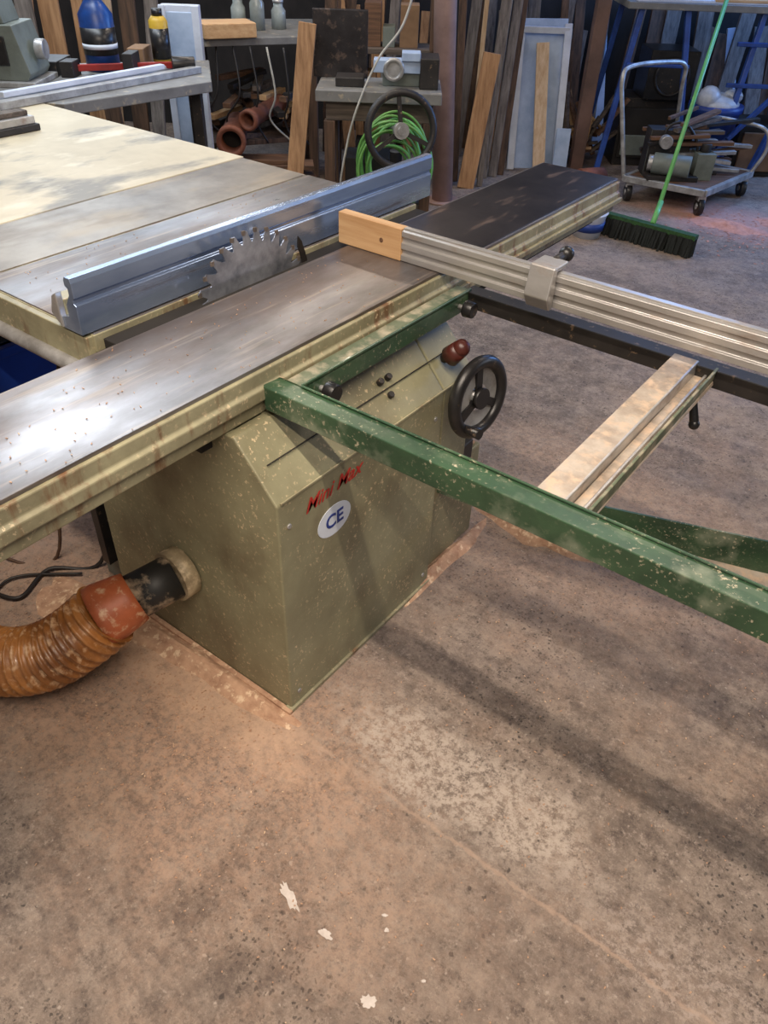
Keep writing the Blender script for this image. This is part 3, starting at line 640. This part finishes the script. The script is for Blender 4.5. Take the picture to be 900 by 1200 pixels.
# broom
b=MB()
h0=Vector((1.235,4.80,.0)); h1=Vector((1.705,4.41,0)); dv=(h1-h0).normalized(); nv=Vector((-dv.y,dv.x,0))
up=Vector((0,0,1))
b.beam(h0+up*.105,h1+up*.105,.05,.025,grass,up=(0,0,1))
rd=random.Random(9)
for i in range(520):
    s_=rd.random(); o=nv*rd.uniform(-.03,.03); p=h0.lerp(h1,s_)+o; b.beam(p+up*.098,p+nv*rd.uniform(-.03,.02)+dv*rd.uniform(-.01,.01)+o*.6+up*.002,.012,.008,bristle)
b.cyl((1.50,4.60,.11),(1.56,4.73,.20),.016,limeh); b.cyl((1.53,4.67,.13),(2.03,5.80,1.36),.0125,limeh)
b.done('push_broom',None,0,TH)
b=MB(); b.sweep([(1.15,4.70,0),(1.15,4.70,.13),(1.15,4.70,.14)],[.08,.10,.108],white,28); b.cyl((1.15,4.70,.04),(1.15,4.70,.09),.092,bluebin,.098,seg=28); b.done('plastic_tub',None,0,TH)
b=MB(); b.cyl((1.25,5.6,.07),(1.42,5.66,.07),.07,terra); b.ring((1.25,5.6,.07),(1,.3,0),.05,.012,terra); b.done('pipe_offcut',None,0,TH)
lumber('roof_batten',[(2.75,5.5,.12,.03,.6,w_gz,.3,.1),(2.95,5.4,.10,.03,1.0,w_gz,.3,.12),(3.1,5.6,.2,.03,1.1,whiteb,.3,0)])
b=MB(); 
for i in range(34):
    x=rd.uniform(1.2,1.5); y=rd.uniform(6.15,6.45); b.beam((x,y,rd.uniform(.02,.3)),(x+rd.uniform(-.2,.2),y+rd.uniform(0,.2),rd.uniform(.03,.6)),.04,.02,rd.choice([w_bx,w_gx,w_pine,w_bx]))
b.done('offcut_pile',None,.002,TH)

# ---------------------------------------------------------------- light
def area(name,loc,tgt,sx,sy,e,col):
    l=bpy.data.lights.new(name,'AREA'); l.shape='RECTANGLE'; l.size=sx; l.size_y=sy; l.energy=e; l.color=col
    o=bpy.data.objects.new(name,l); COL.objects.link(o); o.location=loc
    d=Vector(tgt)-Vector(loc); o.rotation_euler=d.to_track_quat('-Z','Y').to_euler(); return o
warm=(1,.86,.72); blue=(.2,.43,1.)
def tube(name,y,e,x=-.4,z=2.8,ln=2.4,col=warm,w=.06):
    l=bpy.data.lights.new(name,'AREA'); l.shape='RECTANGLE'; l.size=ln; l.size_y=w; l.energy=e; l.color=col
    o=bpy.data.objects.new(name,l); COL.objects.link(o); o.location=(x,y,z)
tube('tube_light',.40,72,x=-.2); tube('tube_light.001',-.43,64,x=-.2)
tube('tube_light.002',2.0,66,x=-3.7,ln=2.4,w=.5,col=(.84,.92,1))
tube('fill_light',3.0,30,x=-.3,ln=2.0,w=.4)  # weak fill lamp added over the saw area, no known fitting
wx,wy=bgpoint(4.8,5.9); tx,ty=bgpoint(1.2,6.4)
area('window_daylight',(wx,wy,1.9),(tx,ty,.6),1.4,1.2,130,blue)
wx,wy=bgpoint(2.4,6.3); tx,ty=bgpoint(2.2,6.5)
area('blue_fill_overhead',(wx,wy,2.8),(tx,ty,.0),1.6,.8,45,blue)  # unseen overhead lamp added to turn the back right blue
wx,wy=bgpoint(4.8,2.6); tx,ty=bgpoint(-1,2.2)
area('fence_tint_fill',(wx,wy,1.7),(tx,ty,.9),1.6,1.2,24,(.7,.82,1))  # unseen side lamp added to tint the rip fence, no known window
wx,wy=bgpoint(-2.2,6.9); tx,ty=bgpoint(-.9,2)
area('window_daylight.002',(wx,wy,2.4),(tx,ty,.8),2.4,1.2,46,(.72,.85,1))
wx,wy=bgpoint(-.6,5.0)
tube('tube_light.003',wy,26,x=wx,z=2.6,ln=2.0,col=(1,.84,.68))
w=bpy.data.worlds.new('world'); sc.world=w; w.use_nodes=True
w.node_tree.nodes['Background'].inputs[0].default_value=(1,.94,.88,1); w.node_tree.nodes['Background'].inputs[1].default_value=.32
# camera
cd=bpy.data.cameras.new('camera'); cam=bpy.data.objects.new('camera',cd); COL.objects.link(cam); sc.camera=cam
cd.sensor_fit='VERTICAL'; cd.sensor_height=24; cd.sensor_width=18; cd.lens=18.1; cd.clip_start=.02
r_=Vector((.79562,.60508,.02946)); bk=Vector((.45538,-.62943,.62965)).normalized(); u_=bk.cross(r_).normalized(); r_=u_.cross(bk)
cam.matrix_world=Matrix(((r_.x,u_.x,bk.x,0),(r_.y,u_.y,bk.y,0),(r_.z,u_.z,bk.z,1.6),(0,0,0,1)))
sc.view_settings.view_transform='Standard'
